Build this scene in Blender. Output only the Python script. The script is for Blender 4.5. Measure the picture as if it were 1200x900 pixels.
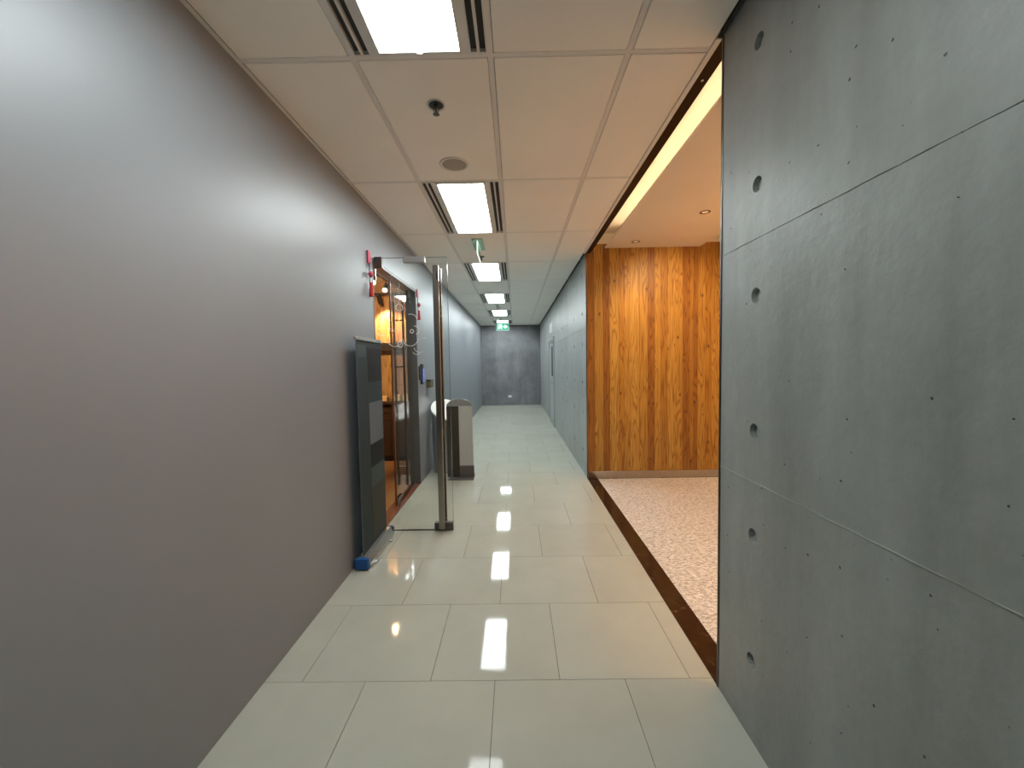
import bpy, bmesh, math, random
from mathutils import Vector, Matrix

random.seed(7)
S = bpy.context.scene
for o in list(bpy.data.objects):
    bpy.data.objects.remove(o, do_unlink=True)
C = S.collection

# ------------------------------------------------------------------ camera
PITCH, YAW, ROLL, FPX = -0.0502, -0.0091, -0.0172, 476.82
CAM_Z = 1.4634
cp, sp, cy, sy = math.cos(PITCH), math.sin(PITCH), math.cos(YAW), math.sin(YAW)
f = Vector((sy * cp, cy * cp, sp))
r = Vector((cy, -sy, 0.0))
u = r.cross(f)
r2 = math.cos(ROLL) * r + math.sin(ROLL) * u
u2 = -math.sin(ROLL) * r + math.cos(ROLL) * u
cam_d = bpy.data.cameras.new('camera')
cam_d.sensor_fit = 'HORIZONTAL'
cam_d.sensor_width = 36.0
cam_d.lens = FPX / 1200.0 * 36.0
cam_d.clip_start = 0.01
cam = bpy.data.objects.new('camera', cam_d)
C.objects.link(cam)
cam.matrix_world = Matrix(((r2.x, u2.x, -f.x, 0), (r2.y, u2.y, -f.y, 0), (r2.z, u2.z, -f.z, CAM_Z), (0, 0, 0, 1)))
S.camera = cam

# ------------------------------------------------------------------ world, exposure
W = bpy.data.worlds.new('world')
S.world = W
W.use_nodes = True
W.node_tree.nodes['Background'].inputs[0].default_value = (0.6, 0.65, 0.7, 1)
W.node_tree.nodes['Background'].inputs[1].default_value = 0.05
S.view_settings.view_transform = 'Standard'
S.view_settings.look = 'None'
S.view_settings.gamma = 1.0
S.view_settings.use_curve_mapping = False
S.view_settings.exposure = 0.0
S.cycles.use_denoising = True
S.cycles.max_bounces = 10
S.cycles.diffuse_bounces = 6
S.cycles.glossy_bounces = 5
S.cycles.transparent_max_bounces = 12
S.cycles.sample_clamp_indirect = 40.0

# light levels
TROFFER = 24.0          # emission of the ceiling troffers
LOBBY_SPOT = 112.0      # W of each lobby downlight
COVE = 19.0             # emission of the cove LED strips
SHOP_SPOT = 130.0       # W of each track spotlight
WARM = (1.0, 0.65, 0.33)
COOL = (0.90, 0.985, 0.985)

# ------------------------------------------------------------------ dimensions (metres)
L, R, H = -1.196, 0.885, 2.80
Y0, YE = -2.4, 14.32            # corridor back and far end
OPEN0, OPEN1 = 1.77, 5.08       # lobby opening in the right wall
D0, D1, DH = 3.475, 4.98, 2.38  # shop opening in the left wall
WOODY = 5.065                   # face of the wood wall

# ------------------------------------------------------------------ materials
def mat(name, col=(0.5, 0.5, 0.5), rough=0.5, metal=0.0, spec=0.5, emit=None, es=0.0):
    m = bpy.data.materials.new(name)
    m.use_nodes = True
    b = m.node_tree.nodes['Principled BSDF']
    b.inputs['Base Color'].default_value = (*col, 1)
    b.inputs['Roughness'].default_value = rough
    b.inputs['Metallic'].default_value = metal
    b.inputs['Specular IOR Level'].default_value = spec
    if emit:
        b.inputs['Emission Color'].default_value = (*emit, 1)
        b.inputs['Emission Strength'].default_value = es
    return m

def N(m, t, **kw):
    n = m.node_tree.nodes.new(t)
    for k, v in kw.items():
        setattr(n, k, v)
    return n

def lk(m, a, b):
    m.node_tree.links.new(a, b)

def coords(m, scale, space='Object', offset_random=False):
    tc = N(m, 'ShaderNodeTexCoord')
    mp = N(m, 'ShaderNodeMapping')
    mp.inputs['Scale'].default_value = scale
    if space == 'World':
        g = N(m, 'ShaderNodeNewGeometry')
        src = g.outputs['Position']
    else:
        src = tc.outputs[space]
    if offset_random:
        oi = N(m, 'ShaderNodeObjectInfo')
        mul = N(m, 'ShaderNodeMath', operation='MULTIPLY')
        mul.inputs[1].default_value = 37.0
        lk(m, oi.outputs['Random'], mul.inputs[0])
        ad = N(m, 'ShaderNodeVectorMath', operation='ADD')
        lk(m, src, ad.inputs[0])
        lk(m, mul.outputs[0], ad.inputs[1])
        src = ad.outputs[0]
    lk(m, src, mp.inputs['Vector'])
    return mp.outputs[0]

def noise(m, vec, scale, detail=4, rough=0.55, dist=0.0):
    n = N(m, 'ShaderNodeTexNoise')
    n.inputs['Scale'].default_value = scale
    n.inputs['Detail'].default_value = detail
    n.inputs['Roughness'].default_value = rough
    n.inputs['Distortion'].default_value = dist
    lk(m, vec, n.inputs['Vector'])
    return n.outputs['Fac']

def ramp(m, fac, stops):
    n = N(m, 'ShaderNodeValToRGB')
    e = n.color_ramp.elements
    while len(e) < len(stops):
        e.new(0.5)
    for el, (p, c) in zip(e, stops):
        el.position = p
        el.color = (*c, 1) if len(c) == 3 else c
    lk(m, fac, n.inputs[0])
    return n.outputs['Color']

def mixc(m, fac, a, b, mode='MIX'):
    n = N(m, 'ShaderNodeMix', data_type='RGBA', blend_type=mode)
    for sock, v in ((0, fac), (6, a), (7, b)):
        if isinstance(v, (int, float)):
            n.inputs[sock].default_value = v
        elif isinstance(v, tuple):
            n.inputs[sock].default_value = (*v, 1)
        else:
            lk(m, v, n.inputs[sock])
    return n.outputs[2]

def bump(m, height, strength, dist=0.002):
    n = N(m, 'ShaderNodeBump')
    n.inputs['Strength'].default_value = strength
    n.inputs['Distance'].default_value = dist
    lk(m, height, n.inputs['Height'])
    lk(m, n.outputs[0], m.node_tree.nodes['Principled BSDF'].inputs['Normal'])

def P(m):
    return m.node_tree.nodes['Principled BSDF']

def concrete_mat(name, dark, light, rough=0.36):
    m = mat(name, light, rough)
    v = coords(m, (1, 1, 1), 'World')
    vs = coords(m, (1, 1, 0.12), 'World')
    big = noise(m, v, 1.6, 5, 0.6)
    streak = noise(m, vs, 5.0, 4, 0.6)
    fine = noise(m, v, 22, 6, 0.65)
    c1 = ramp(m, big, [(0.3, dark), (0.7, light)])
    c2 = ramp(m, streak, [(0.3, (0.76, 0.765, 0.76)), (0.72, (1.10, 1.10, 1.10))])
    c = mixc(m, 1.0, c1, c2, 'MULTIPLY')
    c3 = ramp(m, fine, [(0.3, (0.93, 0.93, 0.93)), (0.7, (1.04, 1.04, 1.04))])
    c = mixc(m, 1.0, c, c3, 'MULTIPLY')
    # sparse bug holes
    sx_ = N(m, 'ShaderNodeSeparateXYZ')
    lk(m, v, sx_.inputs[0])
    sm_ = N(m, 'ShaderNodeMath', operation='ADD')
    lk(m, sx_.outputs[0], sm_.inputs[0])
    lk(m, sx_.outputs[1], sm_.inputs[1])
    cb_ = N(m, 'ShaderNodeCombineXYZ')
    lk(m, sm_.outputs[0], cb_.inputs[0])
    lk(m, sx_.outputs[2], cb_.inputs[1])
    vo = N(m, 'ShaderNodeTexVoronoi', voronoi_dimensions='2D')
    vo.inputs['Scale'].default_value = 8.5
    vo.inputs['Randomness'].default_value = 1.0
    dn = N(m, 'ShaderNodeVectorMath', operation='ADD')
    lk(m, cb_.outputs[0], dn.inputs[0])
    nz = N(m, 'ShaderNodeTexNoise')
    nz.inputs['Scale'].default_value = 60
    lk(m, v, nz.inputs['Vector'])
    sc = N(m, 'ShaderNodeVectorMath', operation='SCALE')
    sc.inputs['Scale'].default_value = 0.012
    lk(m, nz.outputs['Color'], sc.inputs[0])
    lk(m, sc.outputs[0], dn.inputs[1])
    lk(m, dn.outputs[0], vo.inputs['Vector'])
    sepc = N(m, 'ShaderNodeSeparateColor')
    lk(m, vo.outputs['Color'], sepc.inputs[0])
    size = N(m, 'ShaderNodeMapRange')
    size.inputs['From Min'].default_value = 0.35
    size.inputs['From Max'].default_value = 1.0
    size.inputs['To Min'].default_value = 0.0
    size.inputs['To Max'].default_value = 0.034
    lk(m, sepc.outputs[0], size.inputs['Value'])
    lt = N(m, 'ShaderNodeMath', operation='LESS_THAN')
    lk(m, vo.outputs['Distance'], lt.inputs[0])
    lk(m, size.outputs[0], lt.inputs[1])
    c = mixc(m, lt.outputs[0], c, tuple(x * 0.12 for x in dark))
    lk(m, c, P(m).inputs['Base Color'])
    hs = N(m, 'ShaderNodeMath', operation='MULTIPLY_ADD')
    hs.inputs[1].default_value = -1.5
    lk(m, lt.outputs[0], hs.inputs[0])
    lk(m, fine, hs.inputs[2])
    hs2 = N(m, 'ShaderNodeMath', operation='MULTIPLY_ADD')
    hs2.inputs[1].default_value = 6.0
    lk(m, big, hs2.inputs[0])
    lk(m, hs.outputs[0], hs2.inputs[2])
    bump(m, hs2.outputs[0], 0.36, 0.004)
    rr = N(m, 'ShaderNodeMapRange')
    rr.inputs['To Min'].default_value = rough - 0.06
    rr.inputs['To Max'].default_value = rough + 0.15
    lk(m, streak, rr.inputs['Value'])
    lk(m, rr.outputs[0], P(m).inputs['Roughness'])
    return m

def wood_mat(name, rough=0.45, gain=1.0):
    """pine board: tone comes from the object colour, grain and knots from textures"""
    m = mat(name, (0.5, 0.3, 0.12), rough)
    v = coords(m, (1, 1, 0.085), 'Object', True)
    nf = noise(m, v, 8.0, 2.5, 0.5, 0.35)
    sc_ = N(m, 'ShaderNodeMath', operation='MULTIPLY')
    sc_.inputs[1].default_value = 95.0
    lk(m, nf, sc_.inputs[0])
    sn = N(m, 'ShaderNodeMath', operation='SINE')
    lk(m, sc_.outputs[0], sn.inputs[0])
    wv = N(m, 'ShaderNodeMapRange')
    wv.inputs['From Min'].default_value = -1.0
    lk(m, sn.outputs[0], wv.inputs['Value'])
    v2 = coords(m, (1, 1, 0.04), 'Object', True)
    fib = noise(m, v2, 70, 4, 0.6)
    oi = N(m, 'ShaderNodeObjectInfo')
    g1 = ramp(m, wv.outputs[0], [(0.0, (0.62, 0.50, 0.38)), (0.22, (0.90, 0.87, 0.83)), (1.0, (1.06, 1.06, 1.06))])
    g2 = ramp(m, fib, [(0.3, (0.84, 0.82, 0.8)), (0.7, (1.08, 1.08, 1.08))])
    c = mixc(m, 1.0, oi.outputs['Color'], g1, 'MULTIPLY')
    c = mixc(m, 1.0, c, g2, 'MULTIPLY')
    vk = coords(m, (1, 1, 0.55), 'Object', True)
    vo = N(m, 'ShaderNodeTexVoronoi')
    vo.inputs['Scale'].default_value = 8.5
    lk(m, vk, vo.inputs['Vector'])
    k = ramp(m, vo.outputs['Distance'], [(0.0, (1, 1, 1)), (0.07, (0.85, 0.85, 0.85)), (0.13, (0.0, 0.0, 0.0))])
    c = mixc(m, k, c, (0.10, 0.035, 0.012))
    lk(m, c, P(m).inputs['Base Color'])
    bump(m, fib, 0.15, 0.001)
    return m

def stone_mat():
    m = mat('granite', (0.6, 0.55, 0.5), 0.38)
    v = coords(m, (0.55, 1.3, 1), 'World')
    n1 = noise(m, v, 60, 6, 0.8, 0.6)
    n2 = noise(m, coords(m, (0.5, 1.4, 1), 'World'), 16, 4, 0.6)
    c = ramp(m, n1, [(0.34, (0.14, 0.10, 0.085)), (0.46, (0.40, 0.36, 0.33)), (0.53, (0.68, 0.66, 0.64)), (0.70, (0.84, 0.83, 0.82))])
    c2 = ramp(m, n2, [(0.3, (0.85, 0.84, 0.82)), (0.7, (1.05, 1.04, 1.03))])
    lk(m, mixc(m, 1.0, c, c2, 'MULTIPLY'), P(m).inputs['Base Color'])
    bump(m, n1, 0.2, 0.001)
    return m

def tile_mat():
    m = mat('polished_porcelain', (0.46, 0.45, 0.41), 0.035, spec=0.15)
    v = coords(m, (1, 1, 1), 'World')
    n = noise(m, v, 3.0, 5, 0.6)
    c = ramp(m, n, [(0.3, (0.375, 0.38, 0.325)), (0.7, (0.41, 0.415, 0.355))])
    oi = N(m, 'ShaderNodeObjectInfo')
    t = ramp(m, oi.outputs['Random'], [(0.0, (0.965, 0.965, 0.965)), (1.0, (1.02, 1.02, 1.02))])
    lk(m, mixc(m, 1.0, c, t, 'MULTIPLY'), P(m).inputs['Base Color'])
    nr = noise(m, v, 7.0, 4, 0.6)
    rr = N(m, 'ShaderNodeMapRange')
    rr.inputs['To Min'].default_value = 0.02
    rr.inputs['To Max'].default_value = 0.075
    lk(m, nr, rr.inputs['Value'])
    lk(m, rr.outputs[0], P(m).inputs['Roughness'])
    return m

def paint_mat(name, col, rough, spec=0.5):
    m = mat(name, col, rough, spec=spec)
    v = coords(m, (1, 1, 1), 'World')
    n = noise(m, v, 1.3, 4, 0.5)
    c = ramp(m, n, [(0.3, tuple(x * 0.97 for x in col)), (0.7, tuple(x * 1.03 for x in col))])
    lk(m, c, P(m).inputs['Base Color'])
    bump(m, noise(m, v, 160, 3, 0.6), 0.05, 0.001)
    return m

def brushed_mat(name, col, rough, stretch=(1, 1, 0.02)):
    m = mat(name, col, rough, 1.0)
    n = noise(m, coords(m, stretch, 'World'), 240, 3, 0.6)
    rr = N(m, 'ShaderNodeMapRange')
    rr.inputs['To Min'].default_value = max(rough - 0.1, 0.03)
    rr.inputs['To Max'].default_value = rough + 0.12
    lk(m, n, rr.inputs['Value'])
    lk(m, rr.outputs[0], P(m).inputs['Roughness'])
    return m

def glass_mat(name, tint, extra=0.0):
    m = bpy.data.materials.new(name)
    m.use_nodes = True
    nt = m.node_tree
    nt.nodes.remove(nt.nodes['Principled BSDF'])
    out = nt.nodes['Material Output']
    tr = N(m, 'ShaderNodeBsdfTransparent')
    tr.inputs[0].default_value = (*tint, 1)
    gl = N(m, 'ShaderNodeBsdfGlossy')
    gl.inputs['Roughness'].default_value = 0.0
    gl.inputs['Color'].default_value = (1, 1, 1, 1)
    g = N(m, 'ShaderNodeNewGeometry')
    dt = N(m, 'ShaderNodeVectorMath', operation='DOT_PRODUCT')
    lk(m, g.outputs['Incoming'], dt.inputs[0])
    lk(m, g.outputs['Normal'], dt.inputs[1])
    ab = N(m, 'ShaderNodeMath', operation='ABSOLUTE')
    lk(m, dt.outputs['Value'], ab.inputs[0])
    om = N(m, 'ShaderNodeMath', operation='SUBTRACT')
    om.inputs[0].default_value = 1.0
    lk(m, ab.outputs[0], om.inputs[1])
    pw = N(m, 'ShaderNodeMath', operation='POWER')
    pw.inputs[1].default_value = 5.0
    lk(m, om.outputs[0], pw.inputs[0])
    ad = N(m, 'ShaderNodeMath', operation='MULTIPLY_ADD')
    ad.inputs[1].default_value = 0.9
    ad.inputs[2].default_value = 0.035 + extra
    lk(m, pw.outputs[0], ad.inputs[0])
    mx = N(m, 'ShaderNodeMixShader')
    lk(m, ad.outputs[0], mx.inputs[0])
    lk(m, tr.outputs[0], mx.inputs[1])
    lk(m, gl.outputs[0], mx.inputs[2])
    lk(m, mx.outputs[0], out.inputs[0])
    return m

M = {}
M['paint_left'] = paint_mat('grey_satin_paint', (0.195, 0.212, 0.236), 0.43, 1.0)
M['paint_far'] = paint_mat('grey_wall_paint', (0.32, 0.33, 0.34), 0.45)
M['concrete'] = concrete_mat('green_grey_concrete', (0.245, 0.255, 0.242), (0.295, 0.306, 0.29))
M['concrete_far_brightened'] = concrete_mat('brightened_grey_concrete', (0.25, 0.275, 0.27), (0.33, 0.355, 0.35))  # same concrete, with the far end's extra light put into its colour
M['concrete_end'] = concrete_mat('slate_concrete', (0.11, 0.113, 0.122), (0.235, 0.24, 0.252), 0.5)
M['tile'] = tile_mat()
M['grout'] = mat('grout', (0.04, 0.037, 0.034), 0.8)
M['ceil'] = paint_mat('ceiling_tile_white', (0.88, 0.86, 0.815), 0.8)
M['tbar'] = mat('ceiling_grid_white', (0.72, 0.71, 0.695), 0.55)
M['shadow_gap'] = mat('plenum_dark', (0.05, 0.05, 0.05), 0.9)
M['stone'] = stone_mat()
M['strip'] = mat('dark_emperador_stone', (0.022, 0.012, 0.009), 0.12)
_v = noise(M['strip'], coords(M['strip'], (1, 1, 1), 'World'), 9, 6, 0.7, 2.5)
lk(M['strip'], ramp(M['strip'], _v, [(0.5, (0.016, 0.008, 0.006)), (0.62, (0.04, 0.022, 0.014)), (0.66, (0.09, 0.06, 0.04)), (0.68, (0.02, 0.011, 0.008))]), P(M['strip']).inputs['Base Color'])
M['wood'] = wood_mat('pine_board')
M['bronze'] = brushed_mat('dark_bronze', (0.030, 0.019, 0.013), 0.5)
M['steel'] = brushed_mat('brushed_steel', (0.30, 0.27, 0.245), 0.22)
M['steel_floor'] = brushed_mat('brushed_steel_skirting', (0.44, 0.40, 0.35), 0.2, (0.02, 1, 1))
M['steel_dark'] = brushed_mat('dark_steel', (0.12, 0.108, 0.098), 0.3)
M['alu'] = mat('aluminium', (0.62, 0.62, 0.62), 0.32, 1.0)
M['white'] = mat('white_plastic', (0.78, 0.78, 0.76), 0.4)
M['fixture'] = mat('fixture_white_metal', (0.66, 0.66, 0.65), 0.4)
M['black'] = mat('black_plastic', (0.012, 0.012, 0.013), 0.4)
M['frame'] = mat('charcoal_door_frame', (0.07, 0.072, 0.072), 0.4)
M['lobby_white'] = paint_mat('lobby_ceiling_paint', (0.76, 0.70, 0.62), 0.7)
M['lobby_wall'] = paint_mat('lobby_timber_veneer', (0.62, 0.42, 0.24), 0.5)
M['glass'] = glass_mat('clear_glass', (0.965, 0.98, 0.975))
M['glass_leaf'] = glass_mat('leaf_glass', (0.94, 0.95, 0.93), 0.0)
M['glass_edge'] = mat('glass_edge_green', (0.10, 0.16, 0.14), 0.1)
M['decal'] = mat('white_vinyl', (0.8, 0.8, 0.8), 0.5)
M['red'] = mat('red_silk', (0.50, 0.012, 0.018), 0.6)
M['pink'] = mat('crimson_card', (0.55, 0.06, 0.12), 0.5)
M['navy'] = mat('dark_cord', (0.03, 0.03, 0.045), 0.7)
M['blue'] = mat('blue_plastic', (0.006, 0.075, 0.27), 0.35)
M['sheet'] = mat('dark_slate_print', (0.022, 0.034, 0.04), 0.65, spec=0.25)
M['sheet_back'] = mat('banner_white_edge', (0.6, 0.62, 0.63), 0.5)
M['print_black'] = mat('print_black', (0.008, 0.009, 0.011), 0.65, spec=0.25)
M['print_grey'] = mat('print_blue_grey', (0.10, 0.12, 0.145), 0.65, spec=0.25)
M['print_teal'] = mat('print_teal', (0.045, 0.065, 0.07), 0.65, spec=0.25)
M['print_olive'] = mat('print_olive', (0.036, 0.041, 0.034), 0.65, spec=0.25)
M['bin_grey'] = mat('bin_grey', (0.22, 0.23, 0.225), 0.35)
M['cream'] = mat('cream_card', (0.38, 0.40, 0.375), 0.6)
M['sign_dark'] = mat('sign_olive_black', (0.035, 0.033, 0.024), 0.5)
M['sign_foot'] = mat('sign_foot_grey', (0.10, 0.095, 0.09), 0.5)
M['olive'] = mat('olive_brown', (0.10, 0.085, 0.03), 0.6)
M['door_grey'] = mat('door_grey_paint', (0.29, 0.31, 0.31), 0.4)
M['door_glass'] = mat('dark_vision_glass', (0.03, 0.035, 0.035), 0.08)
M['screen'] = mat('blue_screen', (0.05, 0.08, 0.3), 0.2, emit=(0.18, 0.25, 0.85), es=0.8)
M['green_sign'] = mat('green_lit_sign', (0.01, 0.2, 0.12), 0.4, emit=(0.03, 0.36, 0.22), es=0.9)
M['white_sign'] = mat('white_lit_sign', (0.8, 0.8, 0.8), 0.4, emit=(0.8, 1.0, 0.92), es=1.1)
M['green_case'] = mat('green_tinted_acrylic', (0.32, 0.55, 0.47), 0.25)
M['dark_wood'] = mat('dark_walnut', (0.045, 0.022, 0.011), 0.4)
M['red_wood'] = mat('red_brown_saddle', (0.15, 0.045, 0.016), 0.35)
M['shop_ceil'] = paint_mat('shop_ceiling', (0.60, 0.48, 0.33), 0.8)
M['shop_wall'] = paint_mat('shop_plaster', (0.45, 0.36, 0.26), 0.8)
M['kraft'] = mat('kraft_card', (0.62, 0.42, 0.22), 0.7)
M['paper'] = mat('pale_paper', (0.75, 0.70, 0.58), 0.7)

# troffer diffuser: opal sheet with faint lengthwise banding
def diffuser_mat(name, level):
    m = mat(name, (0.8, 0.8, 0.8), 0.5, emit=COOL, es=level)
    n = noise(m, coords(m, (1, 0.05, 1), 'Object'), 26, 3, 0.6)
    mr = N(m, 'ShaderNodeMapRange')
    mr.inputs['To Min'].default_value = level * 0.85
    mr.inputs['To Max'].default_value = level * 1.15
    lk(m, n, mr.inputs['Value'])
    lk(m, mr.outputs[0], P(m).inputs['Emission Strength'])
    return m
M['diffuser'] = diffuser_mat('lit_opal_diffuser', TROFFER)
M['diffuser_far'] = diffuser_mat('lit_opal_diffuser_boosted', TROFFER * 1.5)  # same panels, emission raised above the near ones to brighten the far corridor
M['led'] = mat('warm_led', (0.8, 0.7, 0.5), 0.5, emit=(1.0, 0.72, 0.42), es=COVE)
M['lamp_face'] = mat('warm_lamp_face', (0.9, 0.8, 0.6), 0.5, emit=(1.0, 0.78, 0.45), es=14)
M['lobby_lamp'] = mat('lobby_lamp_face', (0.9, 0.8, 0.6), 0.5, emit=(1.0, 0.75, 0.45), es=0.35)

# ------------------------------------------------------------------ mesh helpers
def nb():
    return bmesh.new()

def box(bm, x0, x1, y0, y1, z0, z1):
    v = [bm.verts.new(p) for p in ((x0, y0, z0), (x1, y0, z0), (x1, y1, z0), (x0, y1, z0),
                                   (x0, y0, z1), (x1, y0, z1), (x1, y1, z1), (x0, y1, z1))]
    for q in ((0, 3, 2, 1), (4, 5, 6, 7), (0, 1, 5, 4), (1, 2, 6, 5), (2, 3, 7, 6), (3, 0, 4, 7)):
        bm.faces.new([v[i] for i in q])
    return bm

def B(x0, x1, y0, y1, z0, z1, bev=0.0, seg=1):
    bm = box(nb(), x0, x1, y0, y1, z0, z1)
    if bev:
        bmesh.ops.bevel(bm, geom=bm.edges[:], offset=bev, segments=seg, affect='EDGES', profile=0.5)
    return bm

def lathe(bm, prof, c=(0, 0, 0), axis='Z', seg=24, cap=True):
    rings = []
    for rad, h in prof:
        ring = []
        for i in range(seg):
            a = 2 * math.pi * i / seg
            p = (rad * math.cos(a), rad * math.sin(a), h)
            if axis == 'X':
                p = (h, p[0], p[1])
            elif axis == 'Y':
                p = (p[0], h, p[1])
            ring.append(bm.verts.new((p[0] + c[0], p[1] + c[1], p[2] + c[2])))
        rings.append(ring)
    for a, b in zip(rings, rings[1:]):
        for i in range(seg):
            bm.faces.new((a[i], a[(i + 1) % seg], b[(i + 1) % seg], b[i]))
    if cap:
        bm.faces.new(rings[0][::-1])
        bm.faces.new(rings[-1])
    return bm

def tube(bm, pts, rad, seg=8):
    pts = [Vector(p) for p in pts]
    rings = []
    for i, p in enumerate(pts):
        d = (pts[min(i + 1, len(pts) - 1)] - pts[max(i - 1, 0)]).normalized()
        a = d.cross(Vector((0, 0, 1)))
        if a.length < 1e-3:
            a = d.cross(Vector((1, 0, 0)))
        a.normalize()
        b = d.cross(a)
        rings.append([bm.verts.new(p + rad * (math.cos(2 * math.pi * k / seg) * a + math.sin(2 * math.pi * k / seg) * b)) for k in range(seg)])
    for x, y in zip(rings, rings[1:]):
        for k in range(seg):
            bm.faces.new((x[k], x[(k + 1) % seg], y[(k + 1) % seg], y[k]))
    bm.faces.new(rings[0][::-1])
    bm.faces.new(rings[-1])
    return bm

def prism(bm, pts2, y0, y1, plane='XZ'):
    """polygon in XZ extruded along Y, or in YZ extruded along X, or XY along Z"""
    def p3(a, b, t):
        return {'XZ': (a, t, b), 'YZ': (t, a, b), 'XY': (a, b, t)}[plane]
    lo = [bm.verts.new(p3(a, b, y0)) for a, b in pts2]
    hi = [bm.verts.new(p3(a, b, y1)) for a, b in pts2]
    n = len(lo)
    bm.faces.new(lo)
    bm.faces.new(hi[::-1])
    for i in range(n):
        bm.faces.new((lo[i], hi[i], hi[(i + 1) % n], lo[(i + 1) % n]))
    return bm

def obj(name, bm, m, parent=None, smooth=False):
    bmesh.ops.recalc_face_normals(bm, faces=bm.faces[:])
    me = bpy.data.meshes.new(name)
    if parent is not None:
        w = parent.location.copy()
        pp = parent.parent
        while pp is not None:
            w += pp.location
            pp = pp.parent
        bmesh.ops.translate(bm, verts=bm.verts[:], vec=-w)
    bm.to_mesh(me)
    bm.free()
    if smooth:
        for p in me.polygons:
            p.use_smooth = True
    me.materials.append(M[m] if isinstance(m, str) else m)
    o = bpy.data.objects.new(name, me)
    C.objects.link(o)
    if parent is not None:
        o.parent = parent
    return o

def tag(o, label, cat, group=None):
    o['label'] = label
    o['category'] = cat
    if group:
        o['group'] = group
    return o

def thing(name, label, cat, loc, group=None):
    o = bpy.data.objects.new(name, None)
    C.objects.link(o)
    o.location = loc
    return tag(o, label, cat, group)

def struct(name, bm, m, label=None):
    o = obj(name, bm, m)
    o['kind'] = 'structure'
    if label:
        o['label'] = label
    return o

def sempty(name, loc, label=None):
    o = bpy.data.objects.new(name, None)
    C.objects.link(o)
    o.location = loc
    o['kind'] = 'structure'
    if label:
        o['label'] = label
    return o

def copy_tree(o, loc, label=None, parent=None):
    c = o.copy()
    C.objects.link(c)
    if parent is None:
        c.location = loc
        if label:
            c['label'] = label
    else:
        c.parent = parent
    for ch in list(o.children):
        copy_tree(ch, None, None, c)
    return c

def cut_holes(o, cutter_bm):
    me = bpy.data.meshes.new('cut')
    bmesh.ops.recalc_face_normals(cutter_bm, faces=cutter_bm.faces[:])
    cutter_bm.to_mesh(me)
    cutter_bm.free()
    cu = bpy.data.objects.new('cutter', me)
    C.objects.link(cu)
    md = o.modifiers.new('b', 'BOOLEAN')
    md.operation = 'DIFFERENCE'
    md.object = cu
    md.solver = 'EXACT'
    bpy.context.view_layer.update()
    dg = bpy.context.evaluated_depsgraph_get()
    new = bpy.data.meshes.new_from_object(o.evaluated_get(dg))
    o.modifiers.clear()
    old = o.data
    o.data = new
    bpy.data.meshes.remove(old)
    bpy.data.objects.remove(cu, do_unlink=True)
    bpy.data.meshes.remove(me)

# ================================================================== FLOOR
floor = struct('floor', B(L - 0.02, R, Y0, YE + 0.02, -0.12, -0.006), 'grout', 'polished pale porcelain tile floor of the corridor')
T = 0.60
FX, FY = -0.7187, 1.8121
GAP = 0.0011
full = None
row = math.floor((Y0 - FY) / T)
while FY + row * T < YE:
    ya, yb = max(FY + row * T, Y0), min(FY + (row + 1) * T, YE)
    off = FX + (0.5 * T if (row % 2 == 0) else 0.0)
    # rows 0, 2, ... hold the half-shifted joints seen just beyond the first cross joint
    c = math.floor((L - off) / T)
    while off + c * T < R:
        xa, xb = max(off + c * T, L), min(off + (c + 1) * T, R)
        c += 1
        if xb - xa < 0.01 or yb - ya < 0.01:
            continue
        if xb - xa > T - 1e-4 and yb - ya > T - 1e-4:
            if full is None:
                full = obj('floor_tile', B(GAP, T - GAP, GAP, T - GAP, -0.006, 0.0, 0.0004), 'tile', floor)
                o = full
            else:
                o = full.copy()
                C.objects.link(o)
                o.parent = floor
            o.location = (xa, ya, 0)
        else:
            o = obj('floor_tile', B(GAP, xb - xa - GAP, GAP, yb - ya - GAP, -0.006, 0.0, 0.0004), 'tile', floor)
            o.location = (xa, ya, 0)
    row += 1

# lobby floor: dark stone strip, then granite slabs
t = struct('trim_1', B(R + 0.001, 1.012, OPEN0 + 0.002, OPEN1 - 0.03, -0.1, 0.0015, 0.0005), 'strip', 'dark brown veined stone strip between corridor tiles and lobby granite')
lob = struct('floor_lobby', B(1.013, 2.80, -0.6, WOODY + 0.05, -0.12, -0.004), 'grout', 'speckled granite floor of the lobby')
sl = 0.80
yy = WOODY - 0.012
while yy > -0.6:
    xx = 1.013
    while xx < 2.80:
        x1, y0_ = min(xx + sl, 2.80), max(yy - sl, -0.6)
        if y0_ < OPEN0 and xx < 1.09:
            xs = 1.09
        else:
            xs = xx
        if x1 - xs > 0.02 and yy - y0_ > 0.02:
            obj('granite_slab', B(xs + 0.0008, x1 - 0.0008, y0_ + 0.0008, yy - 0.0008, -0.004, 0.0, 0.0006), 'stone', lob)
        xx += sl
    yy -= sl

# ================================================================== CEILING
ceil = struct('ceiling', B(L - 0.02, R, Y0, YE + 0.02, H + 0.03, H + 0.06), 'shadow_gap', 'suspended ceiling of white tiles in a metal grid')
CX = [-1.196, -0.6859, -0.0859, 0.5141, R]
CY0 = 1.8363
rows = [j for j in range(-4, 11)]
light_rows = (-1, 1, 3, 5, 7, 9)
tile_full = None
BAR = 0.012
for j in rows:
    ya, yb = max(CY0 + 1.2 * j, Y0), min(CY0 + 1.2 * (j + 1), YE)
    if yb - ya < 0.05:
        continue
    for c in range(4):
        if c == 1 and j in light_rows:
            continue
        xa, xb = CX[c], CX[c + 1]
        a = 0.022 if c == 0 else BAR + 0.0025
        b = 0.028 if c == 3 else BAR + 0.0025
        g = BAR + 0.0025
        o = obj('ceiling_tile', B(xa + a, xb - b, ya + g, yb - g, H + 0.001, H + 0.03, 0.0025), 'ceil', ceil)
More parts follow.
